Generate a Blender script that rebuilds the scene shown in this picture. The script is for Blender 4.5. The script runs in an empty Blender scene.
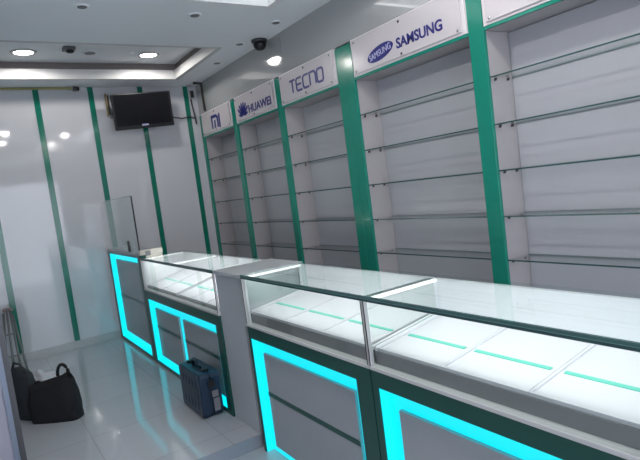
import bpy, bmesh, math, random
from mathutils import Vector, Matrix
random.seed(7)
C = bpy.context.scene.collection
PI = math.pi

# ------------------------------------------------------------------ materials
def mat(name, col, rough=.5, metal=0.0, bump=0.0, bscale=40, var=0.0, spec=.5, coat=0.0, emit=None, es=0.0):
    m = bpy.data.materials.new(name); m.use_nodes = True
    nt = m.node_tree; b = nt.nodes['Principled BSDF']
    b.inputs['Base Color'].default_value = (*col, 1)
    b.inputs['Roughness'].default_value = rough
    b.inputs['Metallic'].default_value = metal
    b.inputs['Specular IOR Level'].default_value = spec
    b.inputs['Coat Weight'].default_value = coat
    b.inputs['Coat Roughness'].default_value = .04
    if emit:
        b.inputs['Emission Color'].default_value = (*emit, 1); b.inputs['Emission Strength'].default_value = es
    tc = nt.nodes.new('ShaderNodeTexCoord')
    nz = nt.nodes.new('ShaderNodeTexNoise'); nz.inputs['Scale'].default_value = bscale; nz.inputs['Detail'].default_value = 3
    nt.links.new(tc.outputs['Object'], nz.inputs['Vector'])
    if var > 0:
        r = nt.nodes.new('ShaderNodeMix'); r.data_type = 'RGBA'
        r.inputs[6].default_value = (*[c*(1-var) for c in col], 1); r.inputs[7].default_value = (*[min(1, c*(1+var)) for c in col], 1)
        nt.links.new(nz.outputs['Fac'], r.inputs[0]); nt.links.new(r.outputs[2], b.inputs['Base Color'])
    if bump > 0:
        bp = nt.nodes.new('ShaderNodeBump'); bp.inputs['Strength'].default_value = bump; bp.inputs['Distance'].default_value = .01
        nt.links.new(nz.outputs['Fac'], bp.inputs['Height']); nt.links.new(bp.outputs['Normal'], b.inputs['Normal'])
    return m

def glass(name, tint, ior=1.45, edge=0.0):
    m = bpy.data.materials.new(name); m.use_nodes = True
    nt = m.node_tree; nt.nodes.remove(nt.nodes['Principled BSDF'])
    out = nt.nodes['Material Output']
    tr = nt.nodes.new('ShaderNodeBsdfTransparent'); tr.inputs['Color'].default_value = (*tint, 1)
    gl = nt.nodes.new('ShaderNodeBsdfGlossy'); gl.inputs['Roughness'].default_value = .01
    fr = nt.nodes.new('ShaderNodeFresnel'); ge = nt.nodes.new('ShaderNodeNewGeometry')
    ma = nt.nodes.new('ShaderNodeMath'); ma.operation = 'MULTIPLY_ADD'; ma.inputs[1].default_value = 1/ior-ior; ma.inputs[2].default_value = ior
    nt.links.new(ge.outputs['Backfacing'], ma.inputs[0]); nt.links.new(ma.outputs[0], fr.inputs['IOR'])
    mx = nt.nodes.new('ShaderNodeMixShader')
    nt.links.new(fr.outputs[0], mx.inputs[0]); nt.links.new(tr.outputs[0], mx.inputs[1]); nt.links.new(gl.outputs[0], mx.inputs[2])
    nt.links.new(mx.outputs[0], out.inputs['Surface'])
    return m

def tile_mat(name, col, line, size=.6, rough=.1, ox=0.0, oy=0.0):
    m = mat(name, col, rough, spec=.6)
    nt = m.node_tree; b = nt.nodes['Principled BSDF']
    tc = nt.nodes.new('ShaderNodeTexCoord'); mp = nt.nodes.new('ShaderNodeMapping')
    mp.inputs['Location'].default_value = (ox, oy, 0)
    bt = nt.nodes.new('ShaderNodeTexBrick'); bt.offset = 0; bt.squash = 1
    bt.inputs['Scale'].default_value = 1; bt.inputs['Brick Width'].default_value = size; bt.inputs['Row Height'].default_value = size
    bt.inputs['Mortar Size'].default_value = .003; bt.inputs['Mortar Smooth'].default_value = .1
    bt.inputs['Color1'].default_value = (*col, 1); bt.inputs['Color2'].default_value = (*[c*1.05 for c in col], 1)
    bt.inputs['Mortar'].default_value = (*line, 1)
    nt.links.new(tc.outputs['Object'], mp.inputs['Vector']); nt.links.new(mp.outputs['Vector'], bt.inputs['Vector'])
    nt.links.new(bt.outputs['Color'], b.inputs['Base Color'])
    bp = nt.nodes.new('ShaderNodeBump'); bp.inputs['Strength'].default_value = .15; bp.inputs['Distance'].default_value = .002; bp.invert = True
    nt.links.new(bt.outputs['Fac'], bp.inputs['Height']); nt.links.new(bp.outputs['Normal'], b.inputs['Normal'])
    return m

M = {}
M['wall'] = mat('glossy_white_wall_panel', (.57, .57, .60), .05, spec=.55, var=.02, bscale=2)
M['wall_upper'] = mat('glossy_white_upper_wall_dimmed', (.37, .38, .385), .06, spec=.8, var=.02, bscale=2)  # white gloss wall; grey base colour paints in the weak light up there
M['wall_plain'] = mat('painted_wall', (.5, .5, .52), .6, bump=.05, bscale=120)
M['ceil'] = mat('ceiling_paint', (.84, .86, .88), .75, bump=.04, bscale=150)
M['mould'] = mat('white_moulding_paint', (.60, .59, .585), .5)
M['mould_near'] = mat('white_moulding_cove_lit', (.86, .86, .86), .5)  # lighter copy of the white moulding, cove glow painted into its colour
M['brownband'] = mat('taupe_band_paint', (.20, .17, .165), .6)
M['green'] = mat('green_gloss_panel', (.010, .21, .15), .14, spec=.5, var=.04, bscale=3)
M['green_dk'] = mat('dark_green_laminate', (.004, .066, .052), .28, var=.05, bscale=5)
M['stripe'] = mat('green_back_painted_glass', (.008, .17, .115), .12, var=.05, bscale=4)
M['floor'] = tile_mat('polished_floor_tile', (.42, .43, .46), (.34, .345, .365), .6, .08, .18, .1)
M['riser'] = mat('riser_tile', (.26, .28, .32), .15)
M['skirting'] = mat('skirting_tile', (.44, .45, .455), .2)
M['white'] = mat('white_laminate', (.80, .80, .82), .35)
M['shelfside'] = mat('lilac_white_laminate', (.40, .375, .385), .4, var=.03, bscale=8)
M['shelfback'] = mat('shelf_back_laminate', (.42, .42, .455), .22, var=.02, bscale=5)
M['tray'] = mat('white_tray', (.66, .65, .68), .3)
M['grey'] = mat('grey_laminate', (.35, .36, .38), .25, var=.03, bscale=20)
M['filler'] = mat('pale_grey_laminate', (.44, .465, .485), .28, var=.04, bscale=14)
M['ledge'] = mat('ledge_aluminium', (.58, .57, .57), .35)
M['greyfront'] = mat('bed_front_metal', (.24, .24, .25), .35, metal=.2)
M['chrome'] = mat('brushed_metal', (.55, .56, .58), .25, metal=.9)
M['darkmetal'] = mat('dark_metal', (.06, .06, .065), .35, metal=.6)
M['black'] = mat('black_plastic', (.006, .006, .007), .35)
M['screen'] = mat('screen_glass', (.004, .0035, .006), .3, spec=.2)
M['cable'] = mat('black_cable', (.03, .026, .024), .5)
M['edge'] = mat('green_glass_edge', (.035, .085, .082), .15)
M['edge_top'] = mat('thick_glass_edge', (.065, .14, .135), .15)
M['edge_rear'] = mat('rear_glass_edge', (.10, .16, .16), .3)
M['edge_lt'] = mat('pale_glass_edge', (.12, .27, .25), .1)
M['traygreen'] = mat('mint_green_strip', (.12, .56, .44), .3)
M['letters'] = mat('deep_blue_letters', (.012, .014, .16), .35)
M['letters_w'] = mat('pale_letter_fill', (.45, .45, .68), .4)
M['board'] = mat('white_acrylic_board', (.56, .52, .545), .18)
M['board_edge'] = mat('white_sign_box', (.68, .645, .665), .3)
M['cream'] = mat('cream_laminate', (.55, .51, .44), .45, var=.05, bscale=20)
M['navy'] = mat('navy_blue_hard_plastic', (.006, .022, .052), .38, bump=.1, bscale=200)
M['navy_dk'] = mat('dark_navy_plastic', (.006, .016, .032), .4)
M['labelp'] = mat('case_label', (.20, .19, .21), .5)
M['fabric'] = mat('black_woven_fabric', (.008, .0075, .010), .85, bump=.5, bscale=260, var=.2)
M['fabric2'] = mat('charcoal_fabric', (.025, .03, .036), .8, bump=.5, bscale=200, var=.2)
M['plasticbag'] = mat('crumpled_white_plastic', (.55, .55, .58), .35, bump=.3, bscale=30)
M['rod'] = mat('dull_grey_tube', (.20, .205, .21), .35, metal=.5)
M['pink'] = mat('pinkish_cap', (.24, .17, .17), .5)
M['bluemetal'] = mat('blue_grey_profile', (.16, .19, .25), .3, metal=.3)
M['lilac'] = mat('lilac_panel', (.34, .33, .40), .35)
M['cyan'] = mat('cyan_light_panel', (.02, .3, .33), .3, emit=(.0, .70, .83), es=.78)
M['led_white'] = mat('white_led_bar', (.9, .9, .9), .3, emit=(1, 1, 1), es=1.3)
M['downlight'] = mat('downlight_lamp', (.9, .9, .9), .3, emit=(1, .98, .94), es=14.0)
M['tube'] = mat('ceiling_panel_lamp', (.9, .9, .9), .3, emit=(1, .98, .97), es=6.0)
M['off'] = mat('grey_lamp_face', (.16, .16, .17), .4)
M['yellow'] = mat('yellowish_trunking', (.30, .29, .10), .5)
M['wood'] = mat('raw_wood', (.22, .17, .07), .6, var=.2, bscale=30)
M['pane'] = glass('clear_glass_pane', (.96, .985, .975), 1.35)
M['pane_top'] = glass('clear_glass_top', (.93, .965, .96), 1.2)
M['pane_shelf'] = glass('shelf_glass', (.955, .975, .97), 1.2)
M['pane_shield'] = glass('shield_glass', (.92, .965, .955), 1.22)

# ------------------------------------------------------------------ helpers
WLOC = {}
def tagp(o, label=None, cat=None, group=None, kind=None):
    if label: o['label'] = label
    if cat: o['category'] = cat
    if group: o['group'] = group
    if kind: o['kind'] = kind
    return o
def thing(name, loc, label, cat, group=None):
    o = bpy.data.objects.new(name, None); o.empty_display_size = .1; C.objects.link(o); o.location = loc
    WLOC[o.name] = Vector(loc); return tagp(o, label, cat, group)
def obj(name, bm, m, parent=None, smooth=False):
    """bm is in world coordinates"""
    me = bpy.data.meshes.new(name)
    off = WLOC.get(parent.name, Vector()) if parent else Vector()
    if off.length: bmesh.ops.translate(bm, verts=bm.verts, vec=-off)
    bmesh.ops.recalc_face_normals(bm, faces=bm.faces)
    bm.to_mesh(me); bm.free(); me.materials.append(m)
    if smooth:
        for p in me.polygons: p.use_smooth = True
    o = bpy.data.objects.new(name, me); C.objects.link(o)
    if parent: o.parent = parent; WLOC[o.name] = off.copy()
    return o
def B(): return bmesh.new()
def box(bm, x0, x1, y0, y1, z0, z1, bev=0.0, seg=2):
    g = bmesh.ops.create_cube(bm, size=1)
    vs = g['verts']
    for v in vs:
        v.co = Vector((x0+(v.co.x+.5)*(x1-x0), y0+(v.co.y+.5)*(y1-y0), z0+(v.co.z+.5)*(z1-z0)))
    if bev > 0:
        es = list({e for v in vs for e in v.link_edges})
        bmesh.ops.bevel(bm, geom=es, offset=bev, segments=seg, affect='EDGES', profile=.5)
    return bm
def bx(*a, **k): return box(B(), *a, **k)
def poly(bm, pts, thick_vec):
    """extruded polygon: pts list of Vector, extruded along thick_vec"""
    a = [bm.verts.new(p) for p in pts]; b = [bm.verts.new(Vector(p)+Vector(thick_vec)) for p in pts]
    n = len(pts)
    bm.faces.new(a); bm.faces.new(b[::-1])
    for i in range(n):
        bm.faces.new((a[i], b[i], b[(i+1) % n], a[(i+1) % n]))
    return bm
def tube(bm, pts, r, n=10, r1=None):
    pts = [Vector(p) for p in pts]; rings = []
    for i, p in enumerate(pts):
        if i == 0: t = pts[1]-pts[0]
        elif i == len(pts)-1: t = pts[-1]-pts[-2]
        else: t = (pts[i+1]-pts[i]).normalized()+(pts[i]-pts[i-1]).normalized()
        t.normalize()
        up = Vector((0, 0, 1)) if abs(t.z) < .9 else Vector((0, 1, 0))
        a = t.cross(up).normalized(); b = t.cross(a).normalized()
        rr = r if r1 is None else r+(r1-r)*i/(len(pts)-1)
        rings.append([bm.verts.new(p+a*math.cos(2*PI*k/n)*rr+b*math.sin(2*PI*k/n)*rr) for k in range(n)])
    for i in range(len(rings)-1):
        for k in range(n):
            bm.faces.new((rings[i][k], rings[i][(k+1) % n], rings[i+1][(k+1) % n], rings[i+1][k]))
    bm.faces.new(rings[0][::-1]); bm.faces.new(rings[-1])
    return bm
def lathe(bm, c, prof, n=28, axis='z', sx=1.0, sy=1.0):
    """prof: list of (radius, height)"""
    c = Vector(c); rings = []
    for r, h in prof:
        ring = []
        for k in range(n):
            a = 2*PI*k/n; u, v = r*math.cos(a)*sx, r*math.sin(a)*sy
            p = Vector((u, v, h)) if axis == 'z' else Vector((h, u, v)) if axis == 'x' else Vector((u, h, v))
            ring.append(bm.verts.new(c+p))
        rings.append(ring)
    for i in range(len(rings)-1):
        for k in range(n):
            bm.faces.new((rings[i][k], rings[i][(k+1) % n], rings[i+1][(k+1) % n], rings[i+1][k]))
    bm.faces.new(rings[0][::-1]); bm.faces.new(rings[-1])
    return bm

# ------------------------------------------------------------------ constants
PZ = .073        # raised floor level
CZ = 2.738       # ceiling underside
RZ = 2.903       # recess ceiling
YB = 6.0         # back wall
FX = 2.41        # face of the shelf units
WX = 2.414        # face of the wall above the units
XL = -1.4; YF = -2.2

# ------------------------------------------------------------------ setting
def struct(name, bm, m, parent=None):
    o = obj(name, bm, m, parent)
    if not parent: o['kind'] = 'structure'
    return o
struct('floor', bx(XL, 3.0, YF, 2.72, -.1, 0), M['floor'])
struct('floor', bx(XL, 3.0, 2.72, YB+.1, -.1, PZ), M['floor'])
struct('trim_1', bx(XL, 3.0, 2.712, 2.7195, .0005, PZ+.001), M['riser'])
wb = struct('wall_back', bx(XL-.1, 3.0, YB, YB+.1, PZ+.0005, CZ-.001), M['wall'])
struct('baseboard_back', bx(XL, 3.0, YB-.012, YB-.0005, PZ+.0005, .150), M['skirting'])
struct('wall_left', bx(XL-.1, XL, YF, YB, 0, CZ-.001), M['wall_plain'])
struct('wall_right', bx(2.72, 3.0, YF, YB-.001, PZ+.001, 2.40), M['wall_plain'])
# glossy upper wall above the signs, in panels with a fine joint
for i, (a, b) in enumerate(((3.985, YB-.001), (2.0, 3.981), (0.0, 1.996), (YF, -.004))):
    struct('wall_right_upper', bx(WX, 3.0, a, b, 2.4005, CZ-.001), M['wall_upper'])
# front of the shop: two wall piers and a head over the open entrance (behind the camera)
struct('wall_front', bx(XL, -.8, YF-.1, YF, 0, CZ), M['wall_plain'])
struct('wall_front_right', bx(1.9, 3.0, YF-.1, YF, 0, CZ), M['wall_plain'])
struct('wall_front_head', bx(-.8, 1.9, YF-.1, YF, 2.3, CZ), M['wall_plain'])
# stripes on back wall
for i in range(7):
    c = .225+.515*(i-2)
    if c > 2.4: continue
    struct('trim_%d' % (i+2), bx(c-.027, c+.027, YB-.006, YB-.0005, .152, CZ-.002), M['stripe'])
# yellowish trunking under the ceiling
struct('trim_10', bx(XL, 1.08, YB-.02, YB-.0065, CZ-.024, CZ-.004), M['yellow'])
# ceiling with two recesses
FR = (-.9, 2.105, 4.45, 5.687)    # far recess x0 x1 y0 y1
NR = (-.9, 2.065, .2, 3.475)      # near recess
TOPZ = 3.10
c = B()
box(c, XL, 3.0, FR[3], YB+.1, CZ, TOPZ)
box(c, XL, 3.0, NR[3], FR[2], CZ, TOPZ)
box(c, XL, 3.0, YF-.1, NR[2], CZ, TOPZ)
box(c, FR[1], 3.0, FR[2], FR[3], CZ, TOPZ); box(c, XL, FR[0], FR[2], FR[3], CZ, TOPZ)
box(c, NR[1], 3.0, NR[2], NR[3], CZ, TOPZ); box(c, XL, NR[0], NR[2], NR[3], CZ, TOPZ)
box(c, FR[0], FR[1], FR[2], FR[3], RZ, TOPZ); box(c, NR[0], NR[1], NR[2], NR[3], RZ, TOPZ)
struct('ceiling', c, M['ceil'])
def ring(x0, x1, y0, y1, z0, z1, t):
    b = B(); e = .0015
    x0 += e; x1 -= e; y0 += e; y1 -= e
    box(b, x0, x1, y1-t, y1, z0, z1); box(b, x0, x1, y0, y0+t, z0, z1)
    box(b, x1-t, x1, y0+t, y1-t, z0, z1); box(b, x0, x0+t, y0+t, y1-t, z0, z1)
    return b
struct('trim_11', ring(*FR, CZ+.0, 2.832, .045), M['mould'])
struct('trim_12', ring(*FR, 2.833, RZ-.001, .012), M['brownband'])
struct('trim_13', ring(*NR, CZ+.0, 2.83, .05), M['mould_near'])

# white partition end by the left edge
pt = struct('wall_partition', bx(-.75, .008, 3.42, 3.52, PZ+.001, CZ-.001), M['lilac'])
struct('trim_14', bx(.0085, .036, 3.41, 3.53, PZ+.001, CZ-.001), M['bluemetal'])
struct('trim_15', bx(.0365, .066, 3.43, 3.51, PZ+.001, CZ-.001), M['darkmetal'])

# ------------------------------------------------------------------ ceiling fittings
def downlight(x, y, label, e=12.5, grp='lit downlights in the far ceiling recess'):
    t = thing('downlight', (x, y, RZ), label, 'ceiling light', grp)
    obj('trim_ring', lathe(B(), (x, y, RZ), [(.078, -.001), (.105, -.001), (.103, -.008), (.082, -.012), (.078, -.004)], 36), M['mould'], t, True)
    obj('lamp', lathe(B(), (x, y, RZ), [(.076, -.0015), (.076, -.006), (.05, -.0085)], 36), M['downlight'], t)
    l = bpy.data.lights.new('downlight_beam', 'SPOT'); l.energy = e; l.shadow_soft_size = .06 if e > 10 else .02; l.spot_size = math.radians(172); l.spot_blend = .25
    l.color = (1, .97, .93)
    o = bpy.data.objects.new('downlight_beam', l); C.objects.link(o); o.parent = t; o.location = (0, 0, -.018)
downlight(.62, 5.34, 'lit round downlight in the far ceiling recess, the one nearer the left photo edge')
downlight(1.71, 5.33, 'round lit white downlight in the far ceiling recess, above the television')
def flush(x, y, z, r, label, m='off', grp=None):
    t = thing('ceiling_spotlight', (x, y, z), label, 'ceiling fitting', grp)
    obj('bezel', lathe(B(), (x, y, z), [(r*.7, -.001), (r, -.001), (r*.97, -.007), (r*.72, -.009)], 24), M['ceil'], t, True)
    obj('face', lathe(B(), (x, y, z), [(r*.68, -.0095), (r*.66, -.0115)], 24), M[m], t)
flush(.80, 3.66, CZ, .045, 'small round unlit fitting in the middle ceiling, nearest the left photo edge')
flush(1.555, 3.68, CZ, .05, 'small round unlit fitting in the middle ceiling, just beyond the near bright recess')
flush(2.24, 3.72, CZ, .045, 'small round unlit fitting on the ceiling close to the corner of the near bright recess')
flush(2.20, 4.31, CZ, .045, 'small round unlit fitting on the ceiling just left of the black dome camera')
flush(2.25, 4.95, CZ, .05, 'small round unlit fitting on the ceiling margin right of the far recess corner')
flush(1.16, 5.30, RZ, .075, 'flat grey round plate in the far recess between the two lit downlights')
# small square detector in recess
t = thing('smoke_detector', (.96, 5.16, RZ), 'small square grey detector with a dark face, in the far ceiling recess', 'smoke detector')
obj('housing', bx(.91, 1.01, 5.11, 5.21, RZ-.03, RZ-.001, bev=.006), M['off'], t)
obj('sensor', lathe(B(), (.965, 5.15, RZ-.03), [(.035, .0), (.03, -.018), (.012, -.024)], 20), M['black'], t, True)
# dome camera
t = thing('dome_camera', (2.33, 4.19, CZ), 'black dome security camera hanging from a round ceiling base near the glossy right wall', 'security camera')
obj('base', lathe(B(), (2.33, 4.19, CZ), [(.07, -.001), (.068, -.02), (.05, -.03)], 28), M['darkmetal'], t, True)
obj('dome', lathe(B(), (2.33, 4.19, CZ-.03), [(.056, .0), (.056, -.015), (.05, -.035), (.036, -.052), (.014, -.062)], 28), M['black'], t, True)
# small sensor at top of back wall
t = thing('wall_camera', (1.12, YB, CZ-.03), 'tiny black camera at the top of the striped wall under the ceiling edge', 'camera')
obj('body', bx(1.085, 1.145, YB-.06, YB-.0065, CZ-.045, CZ-.008, bev=.008), M['black'], t)
obj('lens', lathe(B(), (1.10, YB-.06, CZ-.027), [(.014, 0), (.014, -.015), (.009, -.017)], 16, axis='y'), M['darkmetal'], t)

# lamps of the near recess (the bright cove)
downlight(.69, 2.05, 'lit round downlight in the near ceiling recess, far row, left side', 31, 'downlights of the near recess')
downlight(1.65, 1.50, 'lit round downlight in the near ceiling recess, far row, right side by the shelves', 31, 'downlights of the near recess')
downlight(.70, .95, 'lit round downlight in the near ceiling recess, row nearer the entrance, left side', 23, 'downlights of the near recess')
downlight(1.58, .35, 'lit round downlight in the near ceiling recess, row nearer the entrance, by the shelves', 23, 'downlights of the near recess')
# linear led cove strip along the inside of the near recess
t = thing('cove_light', (.6, 3.40, 2.832), 'white light strip lying on the ledge around the near ceiling recess', 'strip light')
b = B(); box(b, NR[0]+.1, NR[1]-.06, 3.432, 3.452, 2.831, 2.843); box(b, 2.025, 2.045, NR[2]+.1, 3.40, 2.831, 2.843)
obj('lamp_strip', b, M['tube'], t)

# ------------------------------------------------------------------ shelf units on the right
SHZ = (1.878, 1.626, 1.377, 1.126, .883, .64, .40)
XB = 2.615
def shelf_unit(label, bays, pillars, y0, y1):
    t = thing('wall_shelf_unit', ((FX+XB)/2, (y0+y1)/2, PZ), label, 'shelving', 'green and white wall shelf units')
    z1 = 2.40
    for a, b in pillars:
        obj('pillar', bx(FX-.003, FX+.02, a, b, PZ+.001, z1-.012, bev=.0015, seg=1), M['green'], t)
    # side panels behind each pillar
    for a, b in pillars:
        obj('side_panel', bx(FX+.0205, XB+.012, a+.004, b-.004, PZ+.001, z1-.002), M['shelfside'], t)
    for a, b in bays:
        obj('back_panel', bx(XB, XB+.012, a-.003, b+.003, PZ+.001, 2.12), M['shelfback'], t)
        obj('header', bx(FX+.004, XB+.012, a-.003, b+.003, 2.141, z1-.003), M['board_edge'], t)
        obj('soffit_edge', bx(FX-.002, FX+.016, a+.0005, b-.0005, 2.124, 2.140), M['green'], t)
        obj('soffit', bx(FX+.0165, XB+.012, a+.0005, b-.0005, 2.124, 2.140), M['shelfside'], t)
        for z in SHZ:
            g = obj('glass_shelf', bx(FX+.02, XB-.001, a-.002, b+.002, z-.004, z+.004), M['pane_shelf'], t)
            obj('polished_edge', bx(FX+.014, FX+.0196, a-.002, b+.002, z-.0036, z+.0036), M['edge'], g)
            obj('rear_edge', bx(XB-.005, XB-.0006, a-.002, b+.002, z-.0044, z+.0042), M['edge_rear'], g)
            for yy, d in ((a, 1), (b, -1)):
                for xx in (FX+.05, XB-.05):
                    bb = B(); box(bb, xx-.004, xx+.004, min(yy, yy+d*.014), max(yy, yy+d*.014), z-.011, z-.0045)
                    box(bb, xx-.005, xx+.005, min(yy, yy+d*.01), max(yy, yy+d*.01), z-.018, z-.0105)
                    obj('shelf_bracket', bb, M['darkmetal'], g)
shelf_unit('green and white shelf unit with three narrower bays, reaching the striped back wall',
           [(5.108, 5.935), (4.162, 5.016), (3.230, 4.075)], [(5.938, 5.994), (5.018, 5.106), (4.077, 4.160), (3.133, 3.228)], 3.13, 6.0)
shelf_unit('green and white shelf unit with two wide bays, behind the near glass counters',
           [(2.002, 3.035), (.87, 1.898)], [(3.037, 3.1325), (1.900, 2.000), (.775, .868)], .775, 3.13)

# ------------------------------------------------------------------ signs
def sign(y0, y1, label):
    """y0<y1; returns thing. board in front of header"""
    t = thing('brand_sign', (FX-.004, (y0+y1)/2, 2.142), label, 'sign', 'white brand signs above the shelf bays')
    bd = obj('sign_box', bx(FX-.006, FX+.003, y0+.006, y1-.006, 2.1415, 2.398, bev=.001, seg=1), M['board_edge'], t)
    obj('acrylic_plate', bx(FX-.016, FX-.011, y0+.03, y1-.03, 2.155, 2.385, bev=.001, seg=1), M['board'], t)
    n = 3
    for i in range(n):
        yy = y0+.055+(y1-y0-.11)*i/(n-1)
        for zz in (2.170, 2.366):
            obj('standoff_bolt', lathe(B(), (FX-.0065, yy, zz), [(.008, 0), (.008, -.012), (.006, -.0145)], 14, axis='x'), M['chrome'] if (i+int(zz*10)) % 2 else M['darkmetal'], t, True)
    return t
LX = FX-.0165   # lettering plane
def text_mesh(s, y_left, y_right, z0, z1, name, m, parent, bold=.0, shear=0.0, x=LX, tilt=0.0):
    cu = bpy.data.curves.new('t', 'FONT'); cu.body = s; cu.size = 1; cu.extrude = .03; cu.offset = bold; cu.shear = shear; cu.resolution_u = 4
    o = bpy.data.objects.new('t', cu); C.objects.link(o)
    bpy.context.view_layer.update()
    me = bpy.data.meshes.new_from_object(o.evaluated_get(bpy.context.evaluated_depsgraph_get()))
    bpy.data.objects.remove(o)
    xs = [v.co.x for v in me.vertices]; ys = [v.co.y for v in me.vertices]
    bm = B(); bm.from_mesh(me); bpy.data.meshes.remove(me)
    X0, X1, Y0, Y1 = min(xs), max(xs), min(ys), max(ys)
    cy, cz = (y_left+y_right)/2, (z0+z1)/2
    for v in bm.verts:
        u = (v.co.x-X0)/(X1-X0); w = (v.co.y-Y0)/(Y1-Y0)
        yy = y_left+(y_right-y_left)*u; zz = z0+(z1-z0)*w; xx = x+.001-(v.co.z+.03)/.06*.003
        dy, dz = -(yy-cy), zz-cz   # dy: reading direction
        dy, dz = dy*math.cos(tilt)-dz*math.sin(tilt), dy*math.sin(tilt)+dz*math.cos(tilt)
        v.co = (xx, cy-dy, cz+dz)
    return obj(name, bm, m, parent)
def strokes(segs, y_left, w, z0, h, name, parent, th, aspect=1.0):
    """segs: polylines in unit letter box; each stroke is a bar of thickness th in metres"""
    bm = B()
    for pl in segs:
        P = [Vector((LX, y_left-u*w, z0+v*h)) for u, v in pl]
        n = len(P); L = []; R = []
        for i in range(n):
            if i == 0: t = P[1]-P[0]
            elif i == n-1: t = P[-1]-P[-2]
            else: t = (P[i+1]-P[i]).normalized()+(P[i]-P[i-1]).normalized()
            t.normalize(); nn = Vector((0, -t.z, t.y))
            k = 1.0
            if 0 < i < n-1:
                s = (P[i+1]-P[i]).normalized(); k = 1/max(.5, abs(t.dot(s)))
            L.append(P[i]+nn*th/2*k); R.append(P[i]-nn*th/2*k)
        for i in range(n-1):
            poly(bm, [L[i], L[i+1], R[i+1], R[i]], (-.003, 0, 0))
    return obj(name, bm, M['letters'], parent)

sg = sign(5.108, 5.935, 'white sign with the two-letter blue MI logo, the first from the back wall')
strokes([[(0, 0), (0, 1), (.80, 1), (1, .85), (1, 0)], [(.5, 0), (.5, .66)]], 5.61, .155, 2.185, .125, 'logo_letter', sg, .032)
strokes([[(0, 0), (0, 1)]], 5.405, .1, 2.172, .150, 'logo_letter', sg, .034)

sg = sign(4.162, 5.016, 'white sign with a blue petal fan logo before short blue lettering')
# petal fan of eight
for i in range(8):
    a = math.radians(-72+i*144/7) ; cy, cz = 4.815, 2.180
    L0, W = .125 if i not in (0, 7) else .085, .0165
    pts = []
    for s in range(14):
        q = 2*PI*s/14; u = .5-.5*math.cos(q); v = math.sin(q)*(.35+.65*u)
        r = .018+L0*u; pts.append((r, v*W))
    P = []
    for r, v in pts:
        dy = r*math.sin(a)+v*math.cos(a); dz = r*math.cos(a)-v*math.sin(a)
        P.append(Vector((LX, cy-dy, cz+dz)))
    obj('logo_petal', poly(B(), P, (-.003, 0, 0)), M['letters'], sg)
text_mesh('HUAWEI', 4.69, 4.235, 2.192, 2.268, 'lettering', M['letters'], sg, bold=.02)

sg = sign(3.230, 4.075, 'white sign with thin squared blue lettering reading TECNO, beside the wide green pillar')
z0, h = 2.208, .098; w = .082; th = .016
segs = {'T': [[(0, 1), (1, 1)], [(.5, 1), (.5, 0)]], 'E': [[(1, 1), (.15, 1), (0, .85), (0, .15), (.15, 0), (1, 0)], [(0, .5), (.9, .5)]],
        'C': [[(1, 1), (.2, 1), (0, .8), (0, .2), (.2, 0), (1, 0)]], 'N': [[(0, 0), (0, 1), (.8, 1), (1, .8), (1, 0)]],
        'O': [[(.5, 1), (.15, 1), (0, .85), (0, .15), (.15, 0), (.85, 0), (1, .15), (1, .85), (.85, 1), (.5, 1)]]}
for i, ch in enumerate('TECNO'):
    strokes(segs[ch], 3.885-i*.104, w, z0, h, 'letter_'+ch.lower(), sg, th)

sg = sign(2.002, 3.035, 'white sign with a tilted blue oval and wide bold blue lettering reading SAMSUNG')
b = B(); pts = []
for k in range(40):
    a = 2*PI*k/40; u, v = .132*math.cos(a), .046*math.sin(a); tl = math.radians(9)
    pts.append(Vector((LX, 2.716-(u*math.cos(tl)-v*math.sin(tl)), 2.232+u*math.sin(tl)+v*math.cos(tl))))
obj('logo_oval', poly(b, pts, (-.003, 0, 0)), M['letters'], sg)
text_mesh('SAMSUNG', 2.825, 2.607, 2.212, 2.252, 'logo_lettering', M['letters_w'], sg, bold=.0, x=LX-.004, tilt=math.radians(9))
text_mesh('SAMSUNG', 2.555, 2.165, 2.208, 2.273, 'lettering', M['letters'], sg, bold=.025)

sign(.87, 1.898, 'blank white sign board above the nearest shelf bay, by the right photo edge')

# ------------------------------------------------------------------ display counters
CX, CXB = 1.17, 1.57
CT = .998
def led_area(t, x, y, z, sx, sy, e):
    l = bpy.data.lights.new('case_led', 'AREA'); l.shape = 'RECTANGLE'; l.size = sx; l.size_y = sy; l.energy = e; l.color = (.97, .99, 1)
    o = bpy.data.objects.new('case_led', l); C.objects.link(o); o.parent = t
    o.location = Vector((x, y, z))-WLOC[t.name]
    o.rotation_euler = (0, math.radians(-80), 0)
def lightbox(t, o0, o1, z0, z1):
    bm = bx(CX+.046, CX+.059, o0+.0005, o1-.0005, z0, z1-.001)
    box(bm, CX+.003, CX+.046, o1-.004, o1-.0005, z0, z1-.001); box(bm, CX+.003, CX+.046, o0+.0005, o0+.004, z0, z1-.001)
    box(bm, CX+.003, CX+.046, o0+.004, o1-.004, z1-.005, z1-.001)
    if z0 > .05: box(bm, CX+.003, CX+.046, o0+.004, o1-.004, z0, z0+.004)
    obj('light_panel', bm, M['cyan'], t)
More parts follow.
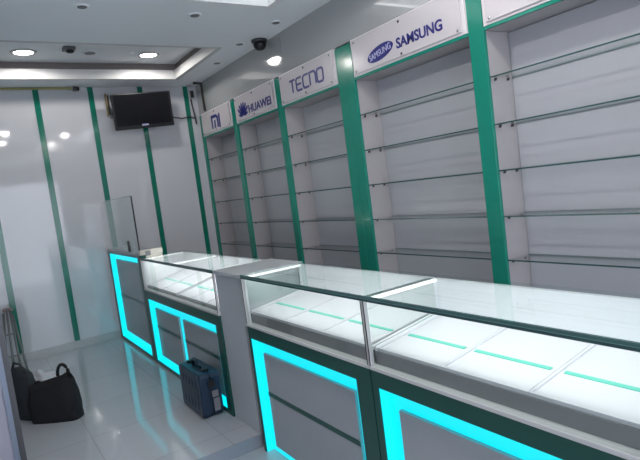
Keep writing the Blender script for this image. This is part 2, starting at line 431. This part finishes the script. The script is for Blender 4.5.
def counter(name, label, y0, y1, zf, sections, trays, opening, oz, bars=(), group=None, stripz=.345, tray_rise=.05, bed0=.778, solid_end=False, extra_bars=()):
    t = thing(name, ((CX+CXB)/2, (y0+y1)/2, zf), label, 'display counter', group)
    e = .002; a, b = y0+e, y1-e
    o0, o1 = opening; z0, z1 = oz
    # carcass: box behind the glow recess
    obj('cabinet_body', bx(CX+.06, CXB, a, b, zf+.001, .700), M['filler'], t)
    # green front frame: stiles + rail (+ bottom rail)
    bm = B(); box(bm, CX, CX+.0595, a, o0, zf+.001, .714); box(bm, CX, CX+.0595, o1, b, zf+.001, .714); box(bm, CX, CX+.0595, o0, o1, z1, .714)
    if z0 > zf+.004: box(bm, CX+.0, CX+.0595, o0, o1, zf+.001, z0)
    obj('front_frame', bm, M['green_dk'], t)
    lightbox(t, o0, o1, z0, z1)
    # floating grey panels between the light bands
    ys = [o0]+[q for br in bars for q in br]+[o1]
    k = 0
    while k < len(ys)-1:
        p0 = ys[k]+(.068 if k == 0 and not bars else .085 if k == 0 else 0); p1 = ys[k+1]-(.068 if k+1 == len(ys)-1 else 0)
        fp = obj('front_panel', bx(CX+.030, CX+.0455, p0, p1, z0+.045, z1-.078, bev=.001, seg=1), M['grey'], t)
        obj('green_strip', bx(CX+.0275, CX+.0298, p0, p1, stripz-.012, stripz+.012), M['green_dk'], fp)
        k += 2
    # ledge and case
    obj('ledge', bx(CX-.004, CXB+.004, a, b, .7145, .728, bev=.001, seg=1), M['ledge'], t)
    for s0, s1 in sections:
        c0, c1 = s0+.003, s1-.003
        # sloped bed
        bm = B()
        P = [Vector((CX+.030, c0+.001, .7285)), Vector((CXB-.02, c0+.001, .7285)), Vector((CXB-.02, c0+.001, .0005+bed0+tray_rise)), Vector((CX+.030, c0+.001, bed0))]
        poly(bm, P, (0, c1-c0-.002, 0))
        obj('display_bed', bm, M['greyfront'], t)
        obj('case_back', bx(CXB-.0195, CXB, c0+.001, c1-.001, .7285, CT-.0125), M['white'], t)
        # end frame: white profile loop at the far end of each section + led bar
        bm = B(); box(bm, CX+.0125, CX+(.0150 if y1 < 2 else .024), c1-(.008 if y1 < 2 else .012), c1, .7285, CT-.0135)
        box(bm, CXB-.034, CXB-.02, c1-.010, c1, .832, CT-.0135)
        obj('end_frame', bm, M['white'], t)
        obj('led_bar', bx(CX+.03, CXB-.022, c1-.014, c1-.001, CT-.023, CT-.0125), M['led_white'], t)
        for ya, yb in ((c0+.001, c0+.013), (c1-.013, c1-.001)):
            Q = [Vector((CX+.031, ya, bed0+.001)), Vector((CXB-.0205, ya, bed0+.0015+tray_rise)), Vector((CXB-.0205, ya, bed0+.0145+tray_rise)), Vector((CX+.031, ya, bed0+.0145))]
            obj('end_rail', poly(B(), Q, (0, yb-ya, 0)), M['white'], t)
        if solid_end: obj('end_panel', bx(CX+.022, CXB-.036, c1-.008, c1-.003, bed0+.0155, CT-.024), M['white'], t)
        else: obj('side_glass', bx(CX+.022, CXB-.036, c1-.008, c1-.003, .832, CT-.024), M['pane'], t)
        obj('end_bar', bx(CX+.012, CXB-.021, c0+.001, c0+.026, CT-.020, CT-.0125), M['greyfront'], t)
        for yb in extra_bars: obj('led_bar', bx(CX+.012, CXB-.022, yb-.007, yb+.007, CT-.023, CT-.0125), M['led_white'], t)
        # glass
        obj('front_glass', bx(CX+.002, CX+.008, c0+.001, c1-.001, .7285, CT-.021), M['pane'], t)
        g = obj('glass_top', bx(CX+.006, CXB+.002, c0-.001, c1+.001, CT-.012, CT), M['pane_top'], t)
        obj('polished_edge', bx(CX-.003, CX+.0058, c0-.001, c1+.001, CT-.009, CT), M['edge_top'], g)
        bm = B(); box(bm, CX-.001, CX+.010, c0-.001, c1+.001, CT-.0205, CT-.0125)
        obj('front_edge_profile', bm, M['edge'], t)
        obj('edge_line', bx(CX-.0022, CX-.0003, c0, c1, CT-.0118, CT-.0095), M['edge_lt'], t)
        for q0, q1 in ((c0, c0+.008), (c1-.008, c1)):
            obj('metal_post', bx(CX-.001, CX+.011, q0, q1, .7285, CT-.021), M['ledge'], t)
            obj('post_gasket', bx(CX-.0025, CX-.0012, (q0+q1)/2-.002, (q0+q1)/2+.002, .7285, CT-.021), M['black'], t)
        led_area(t, CX+.022, (c0+c1)/2, CT-.026, .008, (c1-c0)*.9, LED_E*(c1-c0)*(2.2 if solid_end else 1))
    for q0, q1 in trays:
        slope = tray_rise/(CXB-.02-CX-.03)
        def zz(x): return bed0+(x-CX-.03)*slope
        xa, xb = CX+.034, CXB-.024
        def slab(bm, x0, x1, ya, yb, dz0, dz1):
            P = [Vector((x0, ya, zz(x0)+dz0)), Vector((x1, ya, zz(x1)+dz0)), Vector((x1, ya, zz(x1)+dz1)), Vector((x0, ya, zz(x0)+dz1))]
            poly(bm, P, (0, yb-ya, 0))
        bm = B(); slab(bm, xa, xb, q0+.001, q1-.001, .001, .006)
        for (x0, x1, ya, yb) in ((xa, xa+.006, q0+.001, q1-.001), (xb-.006, xb, q0+.001, q1-.001), (xa+.006, xb-.006, q0+.001, q0+.010), (xa+.006, xb-.006, q1-.010, q1-.001)):
            slab(bm, x0, x1, ya, yb, .0055, .012)
        tr = obj('display_tray', bm, M['tray'], t)
        bm = B(); slab(bm, 1.343, 1.357, q0+.022, q1-.022, .0062, .009)
        obj('green_strip', bm, M['traygreen'], tr)
    return t
LED_E = 1.15
def split(a, b, n): return [(a+(b-a)*i/n, a+(b-a)*(i+1)/n) for i in range(n)]
NG = 'near glass display counters'
counter('display_counter', 'near glass topped counter with three white trays, ending beside the plain grey block', 1.592, 2.665, 0,
        [(1.592, 2.665)], split(1.63, 2.645, 3), (1.69, 2.64), (.0015, .650), group=NG)
counter('display_counter', 'nearest glass topped counter with white trays, cut off by the right photo edge', .575, 1.590, 0,
        [(.575, 1.590)], split(.595, 1.575, 3), (.655, 1.553), (.0015, .650), group=NG)
counter('display_counter', 'smaller far glass topped counter on the raised floor, behind the blue case', 3.06, 4.715, PZ,
        [(3.06, 4.715)], split(3.08, 3.905, 3)+split(3.955, 4.69, 2), (3.14, 4.655), (PZ+.03, .645), bars=[(3.88, 3.985)], stripz=.405, tray_rise=.085, bed0=.742, solid_end=True, extra_bars=(3.93,))

# plain grey block between
t = thing('filler_cabinet', (1.39, 2.86, PZ), 'plain grey laminate block filling the gap between the two glass counters', 'cabinet')
obj('cabinet_body', bx(CX+.030, CXB, 2.735, 3.0575, PZ+.001, CT-.021), M['filler'], t)
obj('cabinet_front', bx(CX+.012, CX+.0295, 2.722, 3.0575, PZ+.001, CT-.021), M['filler'], t)
obj('cabinet_top', bx(CX-.002, CXB+.003, 2.668, 3.0575, CT-.020, CT-.001, bev=.001, seg=1), M['filler'], t)
obj('side_cheek', bx(CX+.012, CXB, 2.668, 2.7185, .7045, CT-.021), M['filler'], t)

# narrow tall counter at the back wall
HT = 1.036
t = thing('flap_counter', (1.27, 5.36, PZ), 'narrow tall counter against the striped wall, carrying an upright glass screen', 'counter')
hy0, hy1 = 4.722, 5.985
hx1 = 1.372
o0, o1, z0, z1 = 4.80, 5.925, PZ+.03, .992
obj('cabinet_body', bx(CX+.06, hx1, hy0+.002, hy1, PZ+.001, HT-.022), M['cream'], t)
bm = B(); box(bm, CX, CX+.0595, hy0+.002, o0, PZ+.001, HT-.022); box(bm, CX, CX+.0595, o1, hy1, PZ+.001, HT-.022); box(bm, CX, CX+.0595, o0, o1, z1, HT-.022)
box(bm, CX, CX+.0595, o0, o1, PZ+.001, z0)
obj('front_frame', bm, M['green_dk'], t)
lightbox(t, o0, o1, z0, z1)
fp = obj('front_panel', bx(CX+.030, CX+.0455, o0+.08, o1-.12, z0+.07, z1-.06, bev=.001, seg=1), M['grey'], t)
obj('green_strip', bx(CX+.0275, CX+.0298, o0+.08, o1-.12, .545, .57), M['green_dk'], fp)
obj('end_cap', bx(CX+.008, hx1+.006, hy0+.002, 4.7515, HT-.0215, HT+.022, bev=.002), M['cream'], t)
obj('counter_top', bx(CX-.003, hx1+.004, 4.752, hy1, HT-.0215, HT, bev=.001, seg=1), M['grey'], t)
obj('hinge_plate', bx(CX+.055, CX+.100, hy0-.006, hy0+.0015, CT+.006, HT+.010), M['off'], t)

t = thing('glass_screen', (1.19, 5.3, HT), 'upright clear glass screen standing on the narrow tall counter by the striped wall', 'glass screen')
obj('pane', bx(1.186, 1.194, 4.768, 5.87, HT+.001, 1.535), M['pane_shield'], t)
obj('dark_edge', bx(1.1845, 1.1955, 4.756, 4.7675, HT+.001, 1.535), M['black'], t)
obj('pale_edge', bx(1.185, 1.195, 4.768, 5.87, 1.5355, 1.540), M['edge_lt'], t)
obj('clip', bx(1.180, 1.200, 5.10, 5.13, HT+.001, HT+.10, bev=.003), M['darkmetal'], t)

# ------------------------------------------------------------------ television
tvr = thing('television', (1.71, 5.80, 2.45), 'black flat television hung high on the green striped back wall', 'television')
def tvp(u, v, w):   # u right, v up, w towards room  (tilted and slightly turned)
    m = Matrix.Rotation(math.radians(9), 4, 'X') @ Matrix.Rotation(math.radians(-3), 4, 'Y')
    return Vector((1.712, 5.80, 2.448))+m @ Vector((u, -w, v))
def tvbox(u0, u1, v0, v1, w0, w1, bev=0):
    bm = box(B(), u0, u1, w0, w1, v0, v1, bev=bev)
    for v in bm.verts: v.co = tvp(v.co.x, v.co.z, v.co.y)
    return bm
obj('housing', tvbox(-.308, .318, -.188, .180, -.035, .012, bev=.008), M['black'], tvr)
obj('screen', tvbox(-.292, .292, -.150, .170, .0122, .0135), M['screen'], tvr)
obj('speaker_bar', tvbox(-.30, .30, -.182, -.160, .0122, .0145), M['black'], tvr)
obj('maker_badge', tvbox(-.035, .035, -.160, -.142, .0147, .016), M['letters_w'], tvr)
bm = B(); box(bm, 1.66, 1.76, 5.86, 5.992, 2.36, 2.54)
obj('wall_bracket', bm, M['darkmetal'], tvr)
# strip of wood beside the tv
t = thing('wooden_batten', (1.405, 5.97, 2.43), 'short upright wooden batten on the wall at the left side of the television', 'batten')
obj('batten', bx(1.388, 1.402, 5.965, 5.9935, 2.42, 2.66), M['wood'], t); obj('batten', bx(1.412, 1.424, 5.97, 5.9935, 2.44, 2.65), M['cable'], t)
# cables
cb = obj('television_cable', tube(B(), [(2.04, 5.88, 2.41), (2.10, 5.975, 2.385), (2.20, 5.98, 2.372), (2.29, 5.98, 2.388), (2.345, 5.98, 2.37)], .007, 8), M['cable'])
tagp(cb, 'black cable running from the right side of the television to the corner', 'cable')
cb = obj('corner_cable', tube(B(), [(2.335, 5.986, 2.59), (2.338, 5.986, 2.52), (2.348, 5.986, 2.44), (2.358, 5.986, 2.36), (2.36, 5.986, 2.30)], .009, 8), M['cable'])
tagp(cb, 'dark wires hanging down the wall in the corner next to the last green stripe', 'cable')
cb = obj('junction_block', bx(2.335, 2.37, 5.96, 5.9935, 2.60, 2.68, bev=.004), M['cable'])
tagp(cb, 'small dark junction block with wires in the top corner of the back wall', 'junction box')
t = thing('cable_conduit', (2.40, 5.78, 2.5), 'dark rectangular conduit bent along the ceiling and down the corner above the first sign', 'conduit')
bm = B(); tube(bm, [(2.31, 5.78, 2.722), (2.397, 5.78, 2.722), (2.398, 5.78, 2.415)], .015, 8)
obj("pipe", bm, M['cable'], t)

# ------------------------------------------------------------------ blue tool case
t = thing('tool_case', (1.105, 3.36, PZ), 'dark blue hard plastic carry case standing on the tiles before the far counter', 'tool case')
def case_shell(x0, x1, y0, y1, z0, z1, r):
    pts = []
    for cy, cz, a0 in ((y1-r, z1-r, 0), (y0+r, z1-r, 90), (y0+r, z0+r, 180), (y1-r, z0+r, 270)):
        for k in range(5):
            a = math.radians(a0+k*22.5); pts.append(Vector((x0, cy+r*math.cos(a), cz+r*math.sin(a))))
    bm = poly(B(), pts, (x1-x0, 0, 0))
    es = [e for e in bm.edges if abs(e.verts[0].co.x-e.verts[1].co.x) < 1e-5]
    bmesh.ops.bevel(bm, geom=es, offset=.008, segments=3, affect='EDGES')
    return bm
obj('shell_half', case_shell(1.035, 1.100, 3.165, 3.545, PZ+.001, PZ+.285, .03), M['navy'], t)
obj('shell_half', case_shell(1.1035, 1.172, 3.165, 3.545, PZ+.001, PZ+.285, .03), M['navy'], t)
obj('seam', case_shell(1.098, 1.106, 3.170, 3.540, PZ+.004, PZ+.280, .03), M['navy_dk'], t)
for k in range(5):
    yy = 3.23+k*.058
    obj('rib', bx(1.0315, 1.038, yy, yy+.020, PZ+.05, PZ+.235, bev=.002, seg=1), M['navy'], t)
obj('raised_panel', bx(1.0325, 1.0345, 3.205, 3.505, PZ+.095, PZ+.19, bev=.0005, seg=1), M['navy_dk'], t)
hb = B(); tube(hb, [(1.103, 3.29, PZ+.283), (1.103, 3.29, PZ+.312), (1.103, 3.31, PZ+.325), (1.103, 3.41, PZ+.325), (1.103, 3.43, PZ+.312), (1.103, 3.43, PZ+.283)], .012, 10)
obj('handle', hb, M['navy_dk'], t, True)
for yy in (3.215, 3.475):
    obj('latch', bx(1.080, 1.126, yy, yy+.04, PZ+.2855, PZ+.297, bev=.003), M['black'], t)
obj('end_latch', bx(1.085, 1.130, 3.150, 3.1648, PZ+.19, PZ+.24, bev=.004), M['black'], t)
obj('label_plate', bx(1.112, 1.150, 3.1610, 3.1648, PZ+.035, PZ+.115), M['labelp'], t)
obj('label_plate', bx(1.108, 1.148, 3.1610, 3.1648, PZ+.125, PZ+.165), M['labelp'], t)

t.location.x -= .016
# ------------------------------------------------------------------ bags at the left
def bag(c, ang, w, d, h, pts_top, label, m, name='tote_bag', handles=True, lean=0.0, grp=None):
    t = thing(name, (c[0], c[1], PZ), label, 'bag', grp)
    ux = Vector((math.cos(ang), math.sin(ang), 0)); uy = Vector((-math.sin(ang), math.cos(ang), 0))
    bm = B(); nu, nv = 14, 9
    def top(u): 
        for (a, za), (b, zb) in zip(pts_top, pts_top[1:]):
            if a <= u <= b: return za+(zb-za)*(u-a)/(b-a)
        return pts_top[-1][1]
    rings = []
    N = 2*nu
    for j in range(nv+1):
        v = j/nv; ring_ = []
        for k in range(N):
            a = 2*PI*k/N; cu, su = math.cos(a), math.sin(a)
            # superellipse footprint narrowing to the mouth
            e = .45
            px = math.copysign(abs(cu)**e, cu)*w/2*(1-.06*v); py = math.copysign(abs(su)**e, su)*d/2*(1-.55*v*v)*(1+.12*math.sin(PI*v))
            u = px/w+.5; z = v*h*top(min(1, max(0, u)))+.001
            wob = .006*math.sin(9*a+5*v)*math.sin(PI*min(1, v+.1))
            p = Vector((c[0], c[1], PZ))+ux*(px+wob)+uy*(py+wob+lean*v)+Vector((0, 0, z))
            ring_.append(bm.verts.new(p))
        rings.append(ring_)
    for j in range(nv):
        for k in range(N):
            bm.faces.new((rings[j][k], rings[j][(k+1) % N], rings[j+1][(k+1) % N], rings[j+1][k]))
    bm.faces.new(rings[0][::-1]); bm.faces.new(rings[-1])
    obj('bag_body', bm, m, t, True)
    return t, ux, uy
t, ux, uy = bag((.300, 4.03), math.radians(-38), .335, .13, .30, [(0, .86), (.2, .82), (.45, .80), (.62, .98), (.85, 1.06), (1, .80)],
                'black fabric tote bag with loop handles standing on the tiles, the larger and darker bag', M['fabric'])
base = Vector((.300, 4.03, PZ))
def loop(cu, off, r, z0, hh, th, tilt=0.0):
    bm = B(); P = []
    for k in range(13):
        a = PI*k/12
        P.append(base+ux*(cu-r*math.cos(a)+tilt*math.sin(a))+uy*off+Vector((0, 0, z0+hh*math.sin(a))))
    tube(bm, P, th, 8); return bm
obj('handle', loop(.075, .02, .040, .295, .075, .011), M['fabric'], t, True)
obj('handle', loop(-.085, -.01, .035, .225, .050, .009, -.01), M['fabric'], t, True)
t, ux2, uy2 = bag((.125, 4.30), math.radians(-60), .28, .12, .36, [(0, .9), (.5, 1.0), (1, .85)],
                  'charcoal grey soft bag slumped behind the black tote next to the partition edge', M['fabric2'], name='soft_bag')
obj('strap', tube(B(), [(.09, 4.33, PZ+.34), (.105, 4.27, PZ+.40), (.14, 4.22, PZ+.39), (.17, 4.20, PZ+.30)], .008, 8), M['fabric2'], t, True)
# crumpled white plastic behind
bm = B(); bmesh.ops.create_icosphere(bm, subdivisions=4, radius=1)
for v in bm.verts:
    n = v.co.copy(); k = 1+.10*math.sin(7*n.x+3*n.z)+.09*math.sin(11*n.y-4*n.z)+.06*math.sin(17*n.z+9*n.x)
    v.co = Vector((.285+n.x*.115*k, 4.50+n.y*.09*k, max(PZ+.001, PZ+.105+n.z*.125*k)))
pb = obj('plastic_bag', bm, M['plasticbag'], None, True)
tagp(pb, 'crumpled white plastic bag on the floor behind the black tote', 'plastic bag')

# folded stand leaning in the corner
t = thing('folded_stand', (.16, 5.62, PZ), 'folded grey metal tube stand leaning against the striped wall behind the bags', 'stand')
for i, (bx_, by_, tx_, tz_) in enumerate(((.07, 5.50, .135, .60), (.13, 5.47, .165, .64), (.185, 5.47, .19, .63), (.235, 5.49, .205, .58))):
    lg = obj('leg', tube(B(), [(bx_, by_, PZ+.012), (tx_, 5.86, tz_)], .0105, 10), M['rod'], t, True)
    obj('rubber_foot', tube(B(), [(bx_, by_-.003, PZ+.0005), (bx_+(tx_-bx_)*.06, by_+.022, PZ+.035)], .0135, 10), M['black'], lg)
obj('cross_brace', tube(B(), [(.093, 5.59, .24), (.221, 5.59, .24)], .007, 8), M['rod'], t)
obj('cross_brace', tube(B(), [(.115, 5.71, .42), (.205, 5.71, .42)], .007, 8), M['rod'], t)
obj('top_hinge', bx(.13, .215, 5.85, 5.88, .61, .645, bev=.01), M['pink'], t)

# ------------------------------------------------------------------ light
w = bpy.data.worlds.new('World'); bpy.context.scene.world = w; w.use_nodes = True
bg = w.node_tree.nodes['Background']; bg.inputs['Color'].default_value = (.74, .80, .92, 1); bg.inputs['Strength'].default_value = 4.0

# ------------------------------------------------------------------ camera
f = 534.946617; yaw, pit, rol = 5.73246680e-01, -8.49877750e-02, -1.28115219e-01
cam = bpy.data.cameras.new('Camera'); co = bpy.data.objects.new('Camera', cam); C.objects.link(co)
cam.sensor_fit = 'HORIZONTAL'; cam.sensor_width = 36; cam.lens = f*36/640; cam.clip_start = .02
fw = Vector((math.sin(yaw)*math.cos(pit), math.cos(yaw)*math.cos(pit), math.sin(pit)))
r = Vector((math.cos(yaw), -math.sin(yaw), 0)); u = r.cross(fw)
r2 = r*math.cos(rol)+u*math.sin(rol); u2 = -r*math.sin(rol)+u*math.cos(rol)
mw = Matrix(((r2.x, u2.x, -fw.x, 0), (r2.y, u2.y, -fw.y, 0), (r2.z, u2.z, -fw.z, 1.43), (0, 0, 0, 1)))
co.matrix_world = mw
bpy.context.scene.camera = co
vs = bpy.context.scene.view_settings
vs.view_transform = 'Standard'; vs.look = 'None'; vs.gamma = 1; vs.use_curve_mapping = False; vs.exposure = 0.42
